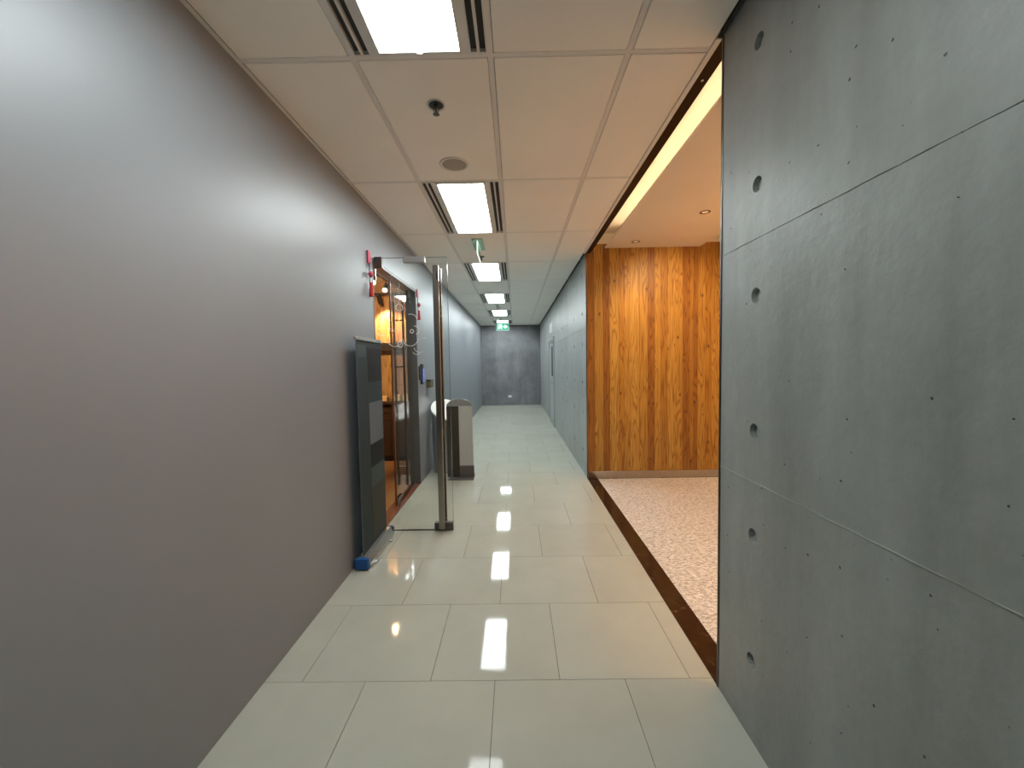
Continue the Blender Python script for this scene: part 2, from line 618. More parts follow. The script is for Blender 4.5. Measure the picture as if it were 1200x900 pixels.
for x in CX[1:4]:
    obj('grid_bar', B(x - BAR, x + BAR, Y0, YE, H + 0.003, H + 0.028), 'tbar', ceil)
for j in rows[1:]:
    y = CY0 + 1.2 * j
    for c in range(4):
        obj('grid_bar', B(CX[c] + (BAR if c else 0.004), CX[c + 1] - (BAR if c < 3 else 0.004), y - BAR, y + BAR, H + 0.003, H + 0.028), 'tbar', ceil)
obj('edge_angle', B(L + 0.0005, L + 0.02, Y0, YE, H - 0.001, H + 0.002), 'tbar', ceil)
obj('edge_angle', B(R - 0.02, R - 0.0005, Y0, OPEN0, H + 0.003, H + 0.006), 'shadow_gap', ceil)
obj('edge_angle', B(R - 0.02, R - 0.0005, OPEN1, YE, H + 0.003, H + 0.006), 'shadow_gap', ceil)
obj('edge_trim', B(R - 0.026, R - 0.0005, OPEN0, OPEN1, H - 0.003, H + 0.03, 0.001), 'tbar', ceil)

# ================================================================== WALLS
def wall_boxes(name, boxes, m, label):
    bm = nb()
    for b in boxes:
        box(bm, *b)
    return struct(name, bm, m, label)

LI = L - 0.125
wl = wall_boxes('wall_left', [(LI, L, Y0, D0, -0.1, H + 0.06), (LI, L, D1, YE + 0.1, -0.1, H + 0.06), (LI, L, D0, D1, DH, H + 0.06)],
                'paint_left', 'smooth satin grey painted wall with the shop entrance')

def concrete_wall(name, x, y0, y1, holes, label, thick=0.2, lifts=(0.0, 1.004, 1.902, 2.806), m='concrete'):
    back = struct(name, B(x + 0.03, x + thick, y0, y1, -0.1, H + 0.06), m, label)
    for z0, z1 in zip(lifts, lifts[1:]):
        p = obj('concrete_panel', B(x, x + 0.03, y0, y1, z0 + 0.0002 if z0 else -0.1, z1 - 0.0002, 0.0006), m, back)
        cb = nb()
        n = 0
        for (hy, hz) in holes:
            if z0 < hz < z1:
                lathe(cb, [(0.031, -0.01), (0.028, 0.0), (0.024, 0.02)], (x, hy, hz), 'X', 20)
                n += 1
        if n:
            cut_holes(p, cb)
        else:
            cb.free()
    for z in lifts[1:-1]:
        bm = nb()
        n = max(int((y1 - y0) / 0.05), 4)
        prev = None
        for i in range(n + 1):
            yv = y0 + (y1 - y0) * i / n
            w = random.uniform(0.0014, 0.0034)
            d = random.uniform(0.0015, 0.004)
            zc = z + random.uniform(-0.0012, 0.0012)
            ring = [bm.verts.new((x + 0.002, yv, zc - w)), bm.verts.new((x - d, yv, zc)), bm.verts.new((x + 0.002, yv, zc + w))]
            if prev:
                for k in range(3):
                    bm.faces.new((prev[k], prev[(k + 1) % 3], ring[(k + 1) % 3], ring[k]))
            else:
                bm.faces.new(ring)
            prev = ring
        bm.faces.new(prev[::-1])
        obj('pour_seam', bm, m, back)
    return back

HZ = (2.594, 2.096, 1.698, 1.197, 0.798, 0.31)
near_holes = [(y, z) for y in (1.513, 0.31, -0.89, -2.1) for z in HZ]
concrete_wall('wall_right', R, Y0, OPEN0 - 0.012, near_holes, 'green grey board-marked concrete wall with tie holes, nearest on the right')
DR0, DR1, DRH = 9.28, 10.42, 2.0
far_holes = [(y, z) for y in (5.38, 6.13, 6.99, 7.66, 8.4, 11.4, 12.4, 13.4) for z in HZ]
concrete_wall('wall_right_far', R, OPEN1, YE + 0.1, far_holes, 'green grey concrete wall beyond the wooden lobby wall', 0.2, m='concrete_far_brightened')

# end wall
we = struct('wall_end', B(L - 0.12, R + 0.2, YE + 0.03, YE + 0.15, -0.1, H + 0.06), 'concrete_end', 'dark slate concrete wall closing the corridor')
for z0, z1 in ((-0.1, 1.004), (1.004, 1.902), (1.902, 2.806)):
    p = obj('concrete_panel', B(L, R, YE, YE + 0.03, z0 + 0.0006, z1 - 0.0006, 0.0012), 'concrete_end', we)
    cb = nb()
    for hx, hz in ((-0.95, 1.698), (-0.77, 1.865), (0.70, 1.698), (0.70, 1.197), (-0.95, 0.31), (0.70, 0.31), (-0.95, 2.594), (0.70, 2.594)):
        if z0 < hz < z1:
            lathe(cb, [(0.034, -0.01), (0.031, 0.0), (0.026, 0.02)], (hx, YE, hz), 'Y', 20)
    cut_holes(p, cb)
struct('wall_back', B(L - 0.12, R + 0.2, Y0 - 0.1, Y0, -0.1, H + 0.06), 'paint_far', 'grey wall behind the viewpoint')

# metal corner of the near wall end
tc = struct('trim_2', B(R - 0.004, R + 0.2, OPEN0 - 0.0115, OPEN0, 0.0, H, 0.0015), 'steel_dark', 'slim dark metal cap on the near concrete wall end')
# bronze beam edge above the lobby opening
tb = struct('trim_3', B(R + 0.001, 0.945, OPEN0 + 0.001, OPEN1 - 0.02, H - 0.002, H + 0.035, 0.001), 'bronze', 'dark bronze edge strip along the ceiling over the lobby opening')
obj('screw_cap', lathe(nb(), [(0.006, 0.0), (0.006, -0.003), (0.002, -0.0045)], (0.915, 2.02, H - 0.002), 'Z', 12), 'tbar', tb)
obj('beam', B(R + 0.001, 0.945, OPEN0, OPEN1 - 0.02, H + 0.036, 3.2), 'lobby_white', tb)
# metal end of the far right wall at the wood
struct('trim_4', B(R - 0.003, R + 0.006, OPEN1 - 0.008, OPEN1 - 0.0005, 0.0, H, 0.001), 'steel', 'slim steel corner where the far concrete wall meets the wood')

# ================================================================== LOBBY
lx1 = 2.74
cl = struct('ceiling_lobby', B(0.94, 2.9, -0.7, WOODY + 0.15, 3.03, 3.1), 'lobby_white', 'warm lit cove above the lobby ceiling raft')
RX0, RX1, RZ = 1.112, 2.275, 2.85
raft = obj('ceiling_raft', B(RX0, RX1, -0.55, WOODY - 0.01, RZ, RZ + 0.014, 0.001), 'lobby_white', cl)
struct('wall_lobby_right', B(lx1, lx1 + 0.1, -0.7, WOODY + 0.15, -0.1, 3.1), 'lobby_wall', 'pale lobby wall out of view on the right')
struct('wall_lobby_near', B(1.085, lx1, -0.7, -0.6, -0.1, 3.1), 'lobby_white', 'pale lobby wall behind the near concrete wall')
struct('wall_lobby_side', B(1.0855, 1.1, -0.6, OPEN0, -0.1, 3.1), 'lobby_white', 'lobby side of the near concrete wall')

wood_wall = struct('wall_wood', B(R + 0.01, lx1, WOODY + 0.025, WOODY + 0.12, -0.1, 3.1), 'dark_wood', 'wall of vertical knotty pine boards in the lobby')
obj('frieze', B(R + 0.01, lx1, WOODY - 0.003, WOODY + 0.03, 2.905, 3.03), 'lobby_white', wood_wall)
pine, amber, brown, honey = (0.43, 0.235, 0.044), (0.36, 0.175, 0.028), (0.235, 0.098, 0.015), (0.46, 0.265, 0.055)
boards = [(0.893, 0.985, brown, 1.25), (0.985, 1.09, pine, 1), (1.09, 1.173, brown, 1.15), (1.173, 1.286, honey, 1), (1.286, 1.355, amber, 1.1), (1.355, 1.424, pine, 1),
          (1.424, 1.535, honey, 1), (1.535, 1.642, pine, .95), (1.642, 1.728, brown, 1.15), (1.728, 1.805, pine, 1), (1.805, 1.886, amber, 1), (1.886, 1.975, honey, 1),
          (1.975, 2.073, pine, 1), (2.073, 2.159, brown, 1.2), (2.159, 2.204, amber, 1), (2.204, 2.26, brown, 1.2), (2.26, 2.353, pine, 1), (2.353, 2.428, amber, 1.1),
          (2.428, 2.53, pine, 1), (2.53, 2.63, honey, 1), (2.63, 2.738, amber, 1)]
for i, (xa, xb, col, k) in enumerate(boards):
    d = 0.0008 * (i * 7 % 3)
    o = obj('pine_board', B(0, xb - xa - 0.001, 0, 0.024, 0, 2.905 - 0.095, 0.0012), 'wood', wood_wall)
    o.location = (xa, WOODY - d, 0.095)
    o.color = (min(col[0] * k, 1), min(col[1] * k, 1), min(col[2] * k, 1), 1)
kb = struct('baseboard_wood', B(R + 0.012, lx1, WOODY - 0.010, WOODY + 0.02, 0.004, 0.094, 0.001), 'steel_floor', 'brushed steel skirting below the pine boards')

# cove LED strips
def led_strip(x, side, label):
    t = thing('cove_light_strip', label, 'light strip', (x, 2.2, RZ + 0.015), 'cove light strips')
    obj('channel', B(x - 0.02, x + 0.02, -0.4, 4.72, RZ + 0.0145, RZ + 0.023), 'alu', t)
    obj('led_tape', B(x - 0.012, x + 0.012, -0.38, 4.70, RZ + 0.0232, RZ + 0.027), 'led', t)
led_strip(RX0 + 0.10, 0, 'warm light strip glowing in the cove beside the dark bronze ceiling edge')
led_strip(RX1 - 0.10, 1, 'warm light strip hidden in the cove on the far side of the lobby')

def downlight(x, y, label, k, beam, aim=(0, 0, -1)):
    t = thing('downlight', label, 'downlight', (x, y, RZ), 'lobby downlights')
    obj('trim_ring', lathe(nb(), [(0.030, -0.0005), (0.048, -0.001), (0.050, -0.004), (0.032, -0.0045), (0.030, -0.0005)], (x, y, RZ), 'Z', 24, cap=False), 'steel_dark', t)
    obj('lens', lathe(nb(), [(0.029, -0.0006), (0.029, -0.0022), (0.012, -0.0026)], (x, y, RZ), 'Z', 20), 'lobby_lamp', t)
    ld = bpy.data.lights.new('downlight_lamp', 'SPOT')
    ld.energy = LOBBY_SPOT * k
    ld.color = WARM
    ld.spot_size = math.radians(beam)
    ld.spot_blend = 1.0
    ld.shadow_soft_size = 0.04
    lo = bpy.data.objects.new('downlight_lamp', ld)
    C.objects.link(lo)
    lo.parent = t
    lo.location = (0, 0, -0.02)
    lo.rotation_euler = Vector(aim).to_track_quat('-Z', 'Y').to_euler()
downlight(1.417, 4.80, 'small round downlight in the lobby ceiling near the pine wall', 0.45, 70)
downlight(1.80, 3.9, 'added round downlight washing the pine wall of the lobby', 1.05, 95, (0.1, 0.75, -0.66))  # added lamp, gives the pine boards an even wash
downlight(1.80, 3.0, 'round downlight in the middle of the lobby ceiling', 1.2, 85, (0.1, 0, -1))
downlight(2.10, 2.3, 'added unseen lamp behind the concrete wall end, tilted for bounce light', 2.5, 100, (0.7, 0.2, -0.7))  # added lamp, tilted at the unseen wall so its bounce brightens raft and boards
downlight(2.10, 3.6, 'added unseen lamp beside the far lobby cove, tilted for bounce light', 2.5, 100, (0.7, 0.2, -0.7))  # second added lamp for the warm bounce off the right wall
downlight(1.80, 1.7, 'round downlight in the lobby hidden by the near concrete wall', 1.2, 85, (0.1, 0, -1))

# ================================================================== CEILING LIGHTS
def troffer(dm):
    x, y = 0.0, 0.0
    t = thing('ceiling_light', '', 'ceiling light', (0, 0, 0), 'recessed corridor ceiling lights with air slots')
    hw, hl = 0.288, 0.588
    dw, dl = 0.172, 0.562
    z = 0.0
    # flat frame members around the slots and the lit sheet
    bm = nb()
    xs = [(-hw, -0.282), (-0.256, -0.244), (-0.218, -dw), (dw, 0.218), (0.244, 0.256), (0.282, hw)]
    for a, b in xs:
        box(bm, a, b, -hl, hl, -0.001, 0.029)
    for ya, yb in ((-hl, -dl), (dl, hl)):
        box(bm, -dw, dw, ya, yb, -0.001, 0.029)
    for ya, yb in ((-hl, -hl + 0.012), (hl - 0.012, hl)):
        for a, b in ((-0.282, -0.256), (-0.244, -0.218), (0.218, 0.244), (0.256, 0.282)):
            box(bm, a, b, ya, yb, -0.001, 0.02)
    obj('frame', bm, 'fixture', t)
    bm = nb()
    box(bm, -dw - 0.012, -dw + 0.001, -dl, dl, -0.006, -0.001)
    box(bm, dw - 0.001, dw + 0.012, -dl, dl, -0.006, -0.001)
    box(bm, -dw - 0.012, dw + 0.012, -dl - 0.012, -dl, -0.006, -0.001)
    box(bm, -dw - 0.012, dw + 0.012, dl, dl + 0.012, -0.006, -0.001)
    obj('inner_frame', bm, 'fixture', t)
    obj('diffuser', B(-dw, dw, -dl, dl, 0.020, 0.028), dm, t)
    for a, b in ((-0.282, -0.256), (-0.244, -0.218), (0.218, 0.244), (0.256, 0.282)):
        obj('air_slot', B(a, b, -hl + 0.012, hl - 0.012, 0.016, 0.024), 'shadow_gap', t)
    obj('latch', B(-0.012, 0.012, dl + 0.002, dl + 0.012, -0.011, -0.0062, 0.001), 'fixture', t)
    return t
tr = troffer('diffuser')
tr_far = troffer('diffuser_far')
tx = (CX[1] + CX[2]) / 2
lab = {-1: 'nearest and largest lit ceiling panel with air slots at the top edge',
       1: 'lit ceiling panel between the round ceiling speaker and the green ceiling sign', 3: 'third lit ceiling panel, just beyond the green ceiling sign and sprinkler',
       5: 'fourth lit ceiling panel from the front, just before a small sprinkler', 7: 'fifth lit ceiling panel from the front, second from the end wall',
       9: 'farthest lit ceiling panel, just behind the green exit sign'}
placed = set()
for j in light_rows:
    loc = (tx, CY0 + 1.2 * j + 0.6, H)
    src = tr if j < 3 else tr_far
    if src.name not in placed:
        placed.add(src.name)
        src.location = loc
        src['label'] = lab[j]
    else:
        copy_tree(src, loc, lab[j])

# ================================================================== CEILING FITTINGS
def sprinkler(x, y, label):
    t = thing('fire_sprinkler', label, 'sprinkler', (x, y, H), 'ceiling sprinklers')
    obj('escutcheon', lathe(nb(), [(0.018, 0.002), (0.018, -0.002), (0.038, -0.003), (0.046, -0.006), (0.046, 0.0005), (0.03, 0.001)], (x, y, H), 'Z', 24, cap=False), 'alu', t, True)
    obj('cup', lathe(nb(), [(0.037, 0.0006), (0.037, -0.0034), (0.010, -0.0036)], (x, y, H), 'Z', 20), 'black', t)
    bm = lathe(nb(), [(0.010, -0.002), (0.010, -0.02), (0.006, -0.024), (0.005, -0.042)], (x, y, H), 'Z', 12)
    for s in (-1, 1):
        tube(bm, [(x + s * 0.010, y, H - 0.014), (x + s * 0.014, y, H - 0.028), (x + s * 0.004, y, H - 0.045)], 0.0022, 6)
    obj('head', bm, 'steel_dark', t, True)
    obj('deflector', lathe(nb(), [(0.004, -0.044), (0.016, -0.046), (0.017, -0.049), (0.003, -0.050)], (x, y, H), 'Z', 16), 'steel_dark', t)
sprinkler(-0.386, 2.16, 'dark recessed sprinkler nearest, in front of the round ceiling speaker')
sprinkler(-0.40, 5.13, 'sprinkler beyond the green ceiling sign, in front of the third light panel')
sprinkler(-0.392, 9.37, 'sprinkler in front of the fifth light panel')
sprinkler(-0.42, 12.0, 'farthest sprinkler, in front of the exit sign')

sx, sy_ = -0.386, 2.785
t = thing('ceiling_speaker', 'round flush ceiling speaker with beige grille before the second light panel', 'speaker', (sx, sy_, H))
obj('rim', lathe(nb(), [(0.080, 0.001), (0.080, -0.004), (0.088, -0.006), (0.096, -0.004), (0.098, 0.001)], (sx, sy_, H), 'Z', 40, cap=False), 'tbar', t, True)
M['grille'] = mat('speaker_grille', (0.36, 0.34, 0.29), 0.6)
vv = N(M['grille'], 'ShaderNodeTexVoronoi')
vv.inputs['Scale'].default_value = 220
lk(M['grille'], coords(M['grille'], (1, 1, 1), 'Object'), vv.inputs['Vector'])
bump(M['grille'], vv.outputs['Distance'], 0.4, 0.001)
obj('grille', lathe(nb(), [(0.080, 0.0), (0.080, -0.0025), (0.05, -0.004), (0.01, -0.0045)], (sx, sy_, H), 'Z', 40), 'grille', t)

# smoke detector hanging from the ceiling far down the corridor
t = thing('smoke_detector', 'small white smoke detector hanging below the ceiling before the fifth light panel', 'smoke detector', (-0.386, 9.75, H))
obj('base', lathe(nb(), [(0.055, 0.0005), (0.055, -0.014), (0.048, -0.02)], (-0.386, 9.75, H), 'Z', 24), 'white', t, True)
obj('chamber', lathe(nb(), [(0.042, -0.0205), (0.040, -0.04), (0.02, -0.052)], (-0.386, 9.75, H), 'Z', 24), 'white', t, True)

# edge-on exit sign parallel to the corridor, near the glass door
gx = -0.386
t = thing('ceiling_sign', 'pale green acrylic ceiling sign seen edge-on above the glass door', 'sign', (gx, 4.6, H))
obj('housing', B(gx - 0.06, gx + 0.06, 4.40, 4.80, H - 0.020, H + 0.0005, 0.003), 'green_case', t)
pn = obj('acrylic_panel', B(gx - 0.004, gx + 0.004, 4.41, 4.79, H - 0.165, H - 0.0205), 'white_sign', t)
obj('print', B(gx + 0.0042, gx + 0.0062, 4.43, 4.77, H - 0.155, H - 0.035), 'green_case', pn)
obj('print', B(gx - 0.0062, gx - 0.0042, 4.43, 4.77, H - 0.155, H - 0.035), 'green_case', pn)

# exit sign facing us at the end
ex, ey, ez = -0.362, 12.2, 2.565
t = thing('exit_sign', 'green lit exit sign with white figure and arrow near the end wall', 'exit sign', (ex, ey, ez))
obj('housing', B(ex - 0.19, ex + 0.19, ey, ey + 0.05, ez - 0.115, ez + 0.125, 0.004), 'white', t)
obj('face', B(ex - 0.178, ex + 0.178, ey - 0.003, ey - 0.0002, ez - 0.103, ez + 0.103), 'green_sign', t)
for s in (-0.12, 0.12):
    obj('rod', tube(nb(), [(ex + s, ey + 0.025, ez + 0.124), (ex + s, ey + 0.025, H)], 0.004), 'alu', t)
bm = nb()
ya, yb = ey - 0.005, ey - 0.0032
prism(bm, [(ex - 0.14, ez - 0.075), (ex - 0.125, ez - 0.075), (ex - 0.125, ez + 0.06), (ex - 0.035, ez + 0.06), (ex - 0.035, ez - 0.075), (ex - 0.02, ez - 0.075), (ex - 0.02, ez + 0.075), (ex - 0.14, ez + 0.075)], ya, yb)
obj('doorway_mark', bm, 'white_sign', t)
bm = nb()
lathe(bm, [(0.012, ya), (0.012, yb)], (ex - 0.070, 0, ez + 0.040), 'Y', 12)
for q in ([(-0.092, 0.022), (-0.066, 0.028), (-0.060, -0.018), (-0.084, -0.022)],
          [(-0.084, -0.018), (-0.068, -0.018), (-0.095, -0.07), (-0.112, -0.07)],
          [(-0.074, -0.020), (-0.060, -0.016), (-0.046, -0.045), (-0.058, -0.052)],
          [(-0.090, 0.020), (-0.086, 0.008), (-0.112, -0.012), (-0.118, -0.004)],
          [(-0.066, 0.024), (-0.064, 0.012), (-0.046, -0.004), (-0.042, 0.006)]):
    prism(bm, [(ex + a, ez + b) for a, b in q], ya, yb)
obj('running_figure', bm, 'white_sign', t)
bm = nb()
prism(bm, [(ex + a, ez + b) for a, b in ((0.022, -0.016), (0.085, -0.016), (0.062, -0.05), (0.088, -0.05), (0.145, 0.0), (0.088, 0.05), (0.062, 0.05), (0.085, 0.016), (0.022, 0.016))], ya, yb)
obj('arrow', bm, 'white_sign', t)

# ================================================================== SHOP BEHIND THE LEFT WALL
SX0, SY1, SZ = -4.4, 7.45, 2.78
fs = struct('floor_shop', B(SX0, LI, 2.6, SY1, -0.1, -0.003), 'dark_wood', 'warm wooden floor inside the shop')
M['shop_board'] = wood_mat('oak_floor_board', 0.35)
x = LI - 0.001
k = 0
while x > -3.2:
    o = obj('floor_board', B(-0.138, 0, 0, SY1 - 2.62, 0, 0.003), 'shop_board', fs)
    o.location = (x, 2.61, -0.003)
    o.color = (0.42 - 0.03 * (k % 3), 0.22 - 0.02 * (k % 3), 0.09, 1)
    x -= 0.14
    k += 1
struct('trim_5', B(LI, L, D0, D1, -0.1, 0.004, 0.001), 'red_wood', 'red brown wooden saddle in the shop doorway')
struct('ceiling_shop', B(SX0, LI, 2.6, SY1, SZ, SZ + 0.08), 'shop_ceil', 'warm lit ceiling inside the shop')
struct('wall_shop_side', B(SX0 - 0.1, SX0, 2.6, SY1, -0.1, SZ), 'shop_wall', 'far side wall inside the shop')
struct('wall_shop_near', B(SX0, LI, 2.5, 2.6, -0.1, SZ), 'shop_wall', 'near wall inside the shop')
ws = struct('wall_shop_back', B(SX0, LI, SY1 + 0.03, SY1 + 0.12, -0.1, SZ), 'dark_wood', 'back wall of warm vertical boards inside the shop')
x, k = LI - 0.002, 0
while x > -3.4:
    o = obj('wall_board', B(-0.112, 0, 0, 0.028, 0, SZ), 'shop_board', ws)
    o.location = (x, SY1 - 0.001 * (k % 2), 0)
    o.color = (0.62 - 0.05 * (k * 5 % 4), 0.38 - 0.04 * (k * 5 % 4), 0.17 - 0.02 * (k % 3), 1)
    x -= 0.114
    k += 1
t = thing('wall_shelf', 'dark brown shelf across the board wall inside the shop', 'shelf', (-2.2, SY1 - 0.2, 1.74))
obj('board', B(-3.2, -1.36, SY1 - 0.24, SY1 - 0.003, 1.82, 1.87, 0.002), 'dark_wood', t)
obj('apron', B(-3.18, -1.38, SY1 - 0.22, SY1 - 0.20, 1.735, 1.8195), 'dark_wood', t)
t = thing('shop_counter', 'dark brown counter inside the shop seen through the doorway', 'counter', (-2.2, 6.35, 0))
obj('body', B(-3.1, -1.50, 6.14, 6.62, 0.08, 0.88), 'dark_wood', t)
obj('plinth', B(-3.08, -1.52, 6.18, 6.6, 0.001, 0.0795), 'black', t)
obj('top', B(-3.14, -1.46, 6.08, 6.66, 0.8805, 0.925, 0.004), 'dark_wood', t)
for i in range(4):
    xa = -3.08 + i * 0.395
    d = obj('door', B(xa, xa + 0.385, 6.118, 6.139, 0.10, 0.62, 0.002), 'dark_wood', t)
    obj('handle', B(xa + 0.17, xa + 0.22, 6.106, 6.117, 0.58, 0.592), 'steel', d)
    d = obj('drawer', B(xa, xa + 0.385, 6.118, 6.139, 0.635, 0.86, 0.002), 'dark_wood', t)
    obj('handle', B(xa + 0.02, xa + 0.365, 6.106, 6.117, 0.75, 0.762), 'steel', d)
def carton(x, y, z, w, d, h, m, label):
    t = thing('carton', label, 'box', (x, y, z), 'cartons on the shop counter')
    obj('body', B(x - w / 2, x + w / 2, y - d / 2, y + d / 2, z, z + h * 0.8, 0.003), m, t)
    obj('lid', B(x - w / 2 - 0.003, x + w / 2 + 0.003, y - d / 2 - 0.003, y + d / 2 + 0.003, z + h * 0.8 + 0.0005, z + h, 0.003), m, t)
carton(-2.02, 6.22, 0.9255, 0.10, 0.10, 0.07, 'kraft', 'kraft carton on the shop counter, seen left of the closed glass leaf')
carton(-1.83, 6.24, 0.9255, 0.11, 0.10, 0.09, 'paper', 'pale carton on the shop counter behind the closed glass leaf')
carton(-1.66, 6.20, 0.9255, 0.11, 0.12, 0.10, 'paper', 'pale carton at the right end of the shop counter')

def track_rail(x0, x1, y0, y1, label):
    t = thing('track_rail', label, 'lighting track', ((x0 + x1) / 2, (y0 + y1) / 2, SZ - 0.06), 'lighting tracks in the shop')
    obj('rail', B(x0, x1, y0, y1, SZ - 0.075, SZ - 0.045, 0.003), 'black', t)
    for k in (0.1, 0.9):
        px, py = x0 + (x1 - x0) * k, y0 + (y1 - y0) * k
        px = (x0 + x1) / 2 if x1 - x0 < 0.1 else px
        py = (y0 + y1) / 2 if y1 - y0 < 0.1 else py
        obj('hanger', tube(nb(), [(px, py, SZ - 0.046), (px, py, SZ)], 0.005), 'black', t)
track_rail(-1.925, -1.885, 4.6, 6.6, 'black lighting track running away from the doorway inside the shop')
track_rail(-3.0, -1.5, 7.17, 7.21, 'black lighting track across the shop close to the board wall')

def spot_head(x, y, aim, label, lit=True, power=None):
    t = thing('track_spotlight', label, 'spotlight', (x, y, SZ - 0.075), 'track spotlights in the shop')
    obj('arm', tube(nb(), [(x, y, SZ - 0.0755), (x, y, SZ - 0.14)], 0.008), 'black', t)
    d = Vector(aim).normalized()
    p0 = Vector((x, y, SZ - 0.15)) - d * 0.06
    p1 = Vector((x, y, SZ - 0.15)) + d * 0.09
    obj('can', tube(nb(), [p0, p0 + d * 0.01, p1], 0.036, 16), 'black', t)
    if lit:
        obj('lens', tube(nb(), [p1 + d * 0.0005, p1 + d * 0.004], 0.032, 16), 'lamp_face', t)
    ld = bpy.data.lights.new('spot_lamp', 'SPOT')
    ld.energy = power or SHOP_SPOT
    ld.color = (1.0, 0.66, 0.33)
    ld.spot_size = math.radians(110)
    ld.spot_blend = 0.7
    ld.shadow_soft_size = 0.03
    lo = bpy.data.objects.new('spot_lamp', ld)
    C.objects.link(lo)
    lo.parent = t
    lo.location = (p1 + d * 0.02) - t.location
    lo.rotation_euler = d.to_track_quat('-Z', 'Y').to_euler()
spot_head(-1.905, 5.55, (0.25, -0.75, -0.6), 'glowing track spotlight nearest the shop doorway', True, 35)
spot_head(-1.905, 6.1, (0.05, -0.8, -0.6), 'second glowing track spotlight inside the shop', True, 35)
spot_head(-2.37, 7.19, (0.15, 0.35, -0.9), 'black track spotlight tilted down before the board wall', False, 80)
spot_head(-1.75, 7.19, (-0.1, 0.35, -0.9), 'black track spotlight behind the closed glass leaf', False, 80)
spot_head(-1.905, 4.9, (-0.4, 0.75, -0.55), 'added unseen track spotlight washing the board wall from the track start', False, 260)  # added wall washer, out of view, brightens the shop's back boards

# ---------------------------------------------------------------- shop door frame and closed leaf
d1 = sempty('door_1', (LI + 0.03, (D0 + D1) / 2, 0), 'charcoal framed shop entrance with its closed glass leaf')
obj('frame', B(LI - 0.002, L + 0.002, D0, D1, DH - 0.035, DH - 0.0005, 0.002), 'frame', d1)
obj('frame', B(LI - 0.002, L + 0.002, D1 - 0.028, D1 - 0.0005, 0.004, DH - 0.036, 0.002), 'frame', d1)
obj('frame', B(LI - 0.002, L + 0.002, D0 + 0.0005, D0 + 0.02, 0.004, DH - 0.036, 0.002), 'frame', d1)
lxp = L - 0.062
lf = obj('glass_leaf', B(lxp - 0.005, lxp + 0.005, 4.16, D1 - 0.03, 0.012, DH - 0.04), 'glass_leaf', d1)
obj('edge_strip', B(lxp - 0.008, lxp + 0.008, 4.135, 4.159, 0.012, DH - 0.04, 0.002), M['red_wood'], lf)
obj('foot_patch', B(lxp - 0.016, lxp + 0.016, 4.16, 4.33, 0.008, 0.085, 0.002), 'steel', lf)
obj('top_patch', B(lxp - 0.016, lxp + 0.016, 4.80, D1 - 0.031, DH - 0.115, DH - 0.042, 0.002), 'steel_dark', lf)
obj('bottom_rail', B(lxp - 0.012, lxp + 0.012, 4.34, D1 - 0.031, 0.006, 0.03), 'steel_dark', lf)
for s in (1, -1):
    bm = tube(nb(), [(lxp + s * 0.05, 4.42, 0.15), (lxp + s * 0.05, 4.42, 2.15)], 0.013, 12)
    for z in (0.35, 1.45, 1.95):
        tube(bm, [(lxp + s * 0.006, 4.42, z), (lxp + s * 0.05, 4.42, z)], 0.008, 8)
    obj('pull_handle', bm, 'steel_dark', lf, False)

# ---------------------------------------------------------------- open glass door
GY = 3.532
GX0, GX1 = -1.187, -0.572
d2 = sempty('door_2', (-1.17, GY, 0), 'frameless glass door standing open into the corridor with a full height pull')
gp = obj('glass_pane', B(GX0, GX1, GY - 0.006, GY + 0.006, 0.010, 2.385), 'glass', d2)
obj('polished_edge', B(GX1 + 0.0002, GX1 + 0.0018, GY - 0.006, GY + 0.006, 0.010, 2.385), 'glass_edge', gp)
obj('polished_edge', B(GX0, GX1, GY - 0.006, GY + 0.006, 2.3852, 2.387), 'glass_edge', gp)
obj('bottom_seal', B(GX0, -0.74, GY - 0.007, GY + 0.007, 0.003, 0.0098), 'steel_dark', gp)
obj('lock_patch', B(-0.736, -0.570, GY - 0.022, GY + 0.022, 0.004, 0.074, 0.003), 'steel_dark', d2)
obj('top_patch', B(-0.945, -0.760, GY - 0.02, GY + 0.02, 2.340, 2.390, 0.003), 'alu', d2)
obj('hinge_patch', B(-1.190, -1.125, GY - 0.024, GY + 0.024, 2.300, 2.392, 0.003), 'steel_dark', d2)
obj('floor_pivot', B(-1.190, -1.10, GY - 0.02, GY + 0.02, 0.0015, 0.03, 0.003), 'steel', d2)
HX = -0.66
for s in (-1, 1):
    yb_ = GY + s * 0.06
    bar = obj('pull_bar', B(HX - 0.025, HX + 0.025, yb_ - 0.014, yb_ + 0.014, 0.035, 2.302, 0.003), 'steel', d2)
    for z in (0.30, 1.2, 2.05):
        obj('standoff', tube(nb(), [(HX, GY + s * 0.0062, z), (HX, GY + s * 0.0458, z)], 0.010, 12), 'steel', bar)
    obj('slot', B(HX + 0.006, HX + 0.018, yb_ - 0.0155, yb_ - 0.0142, 2.18, 2.25), 'black', bar)

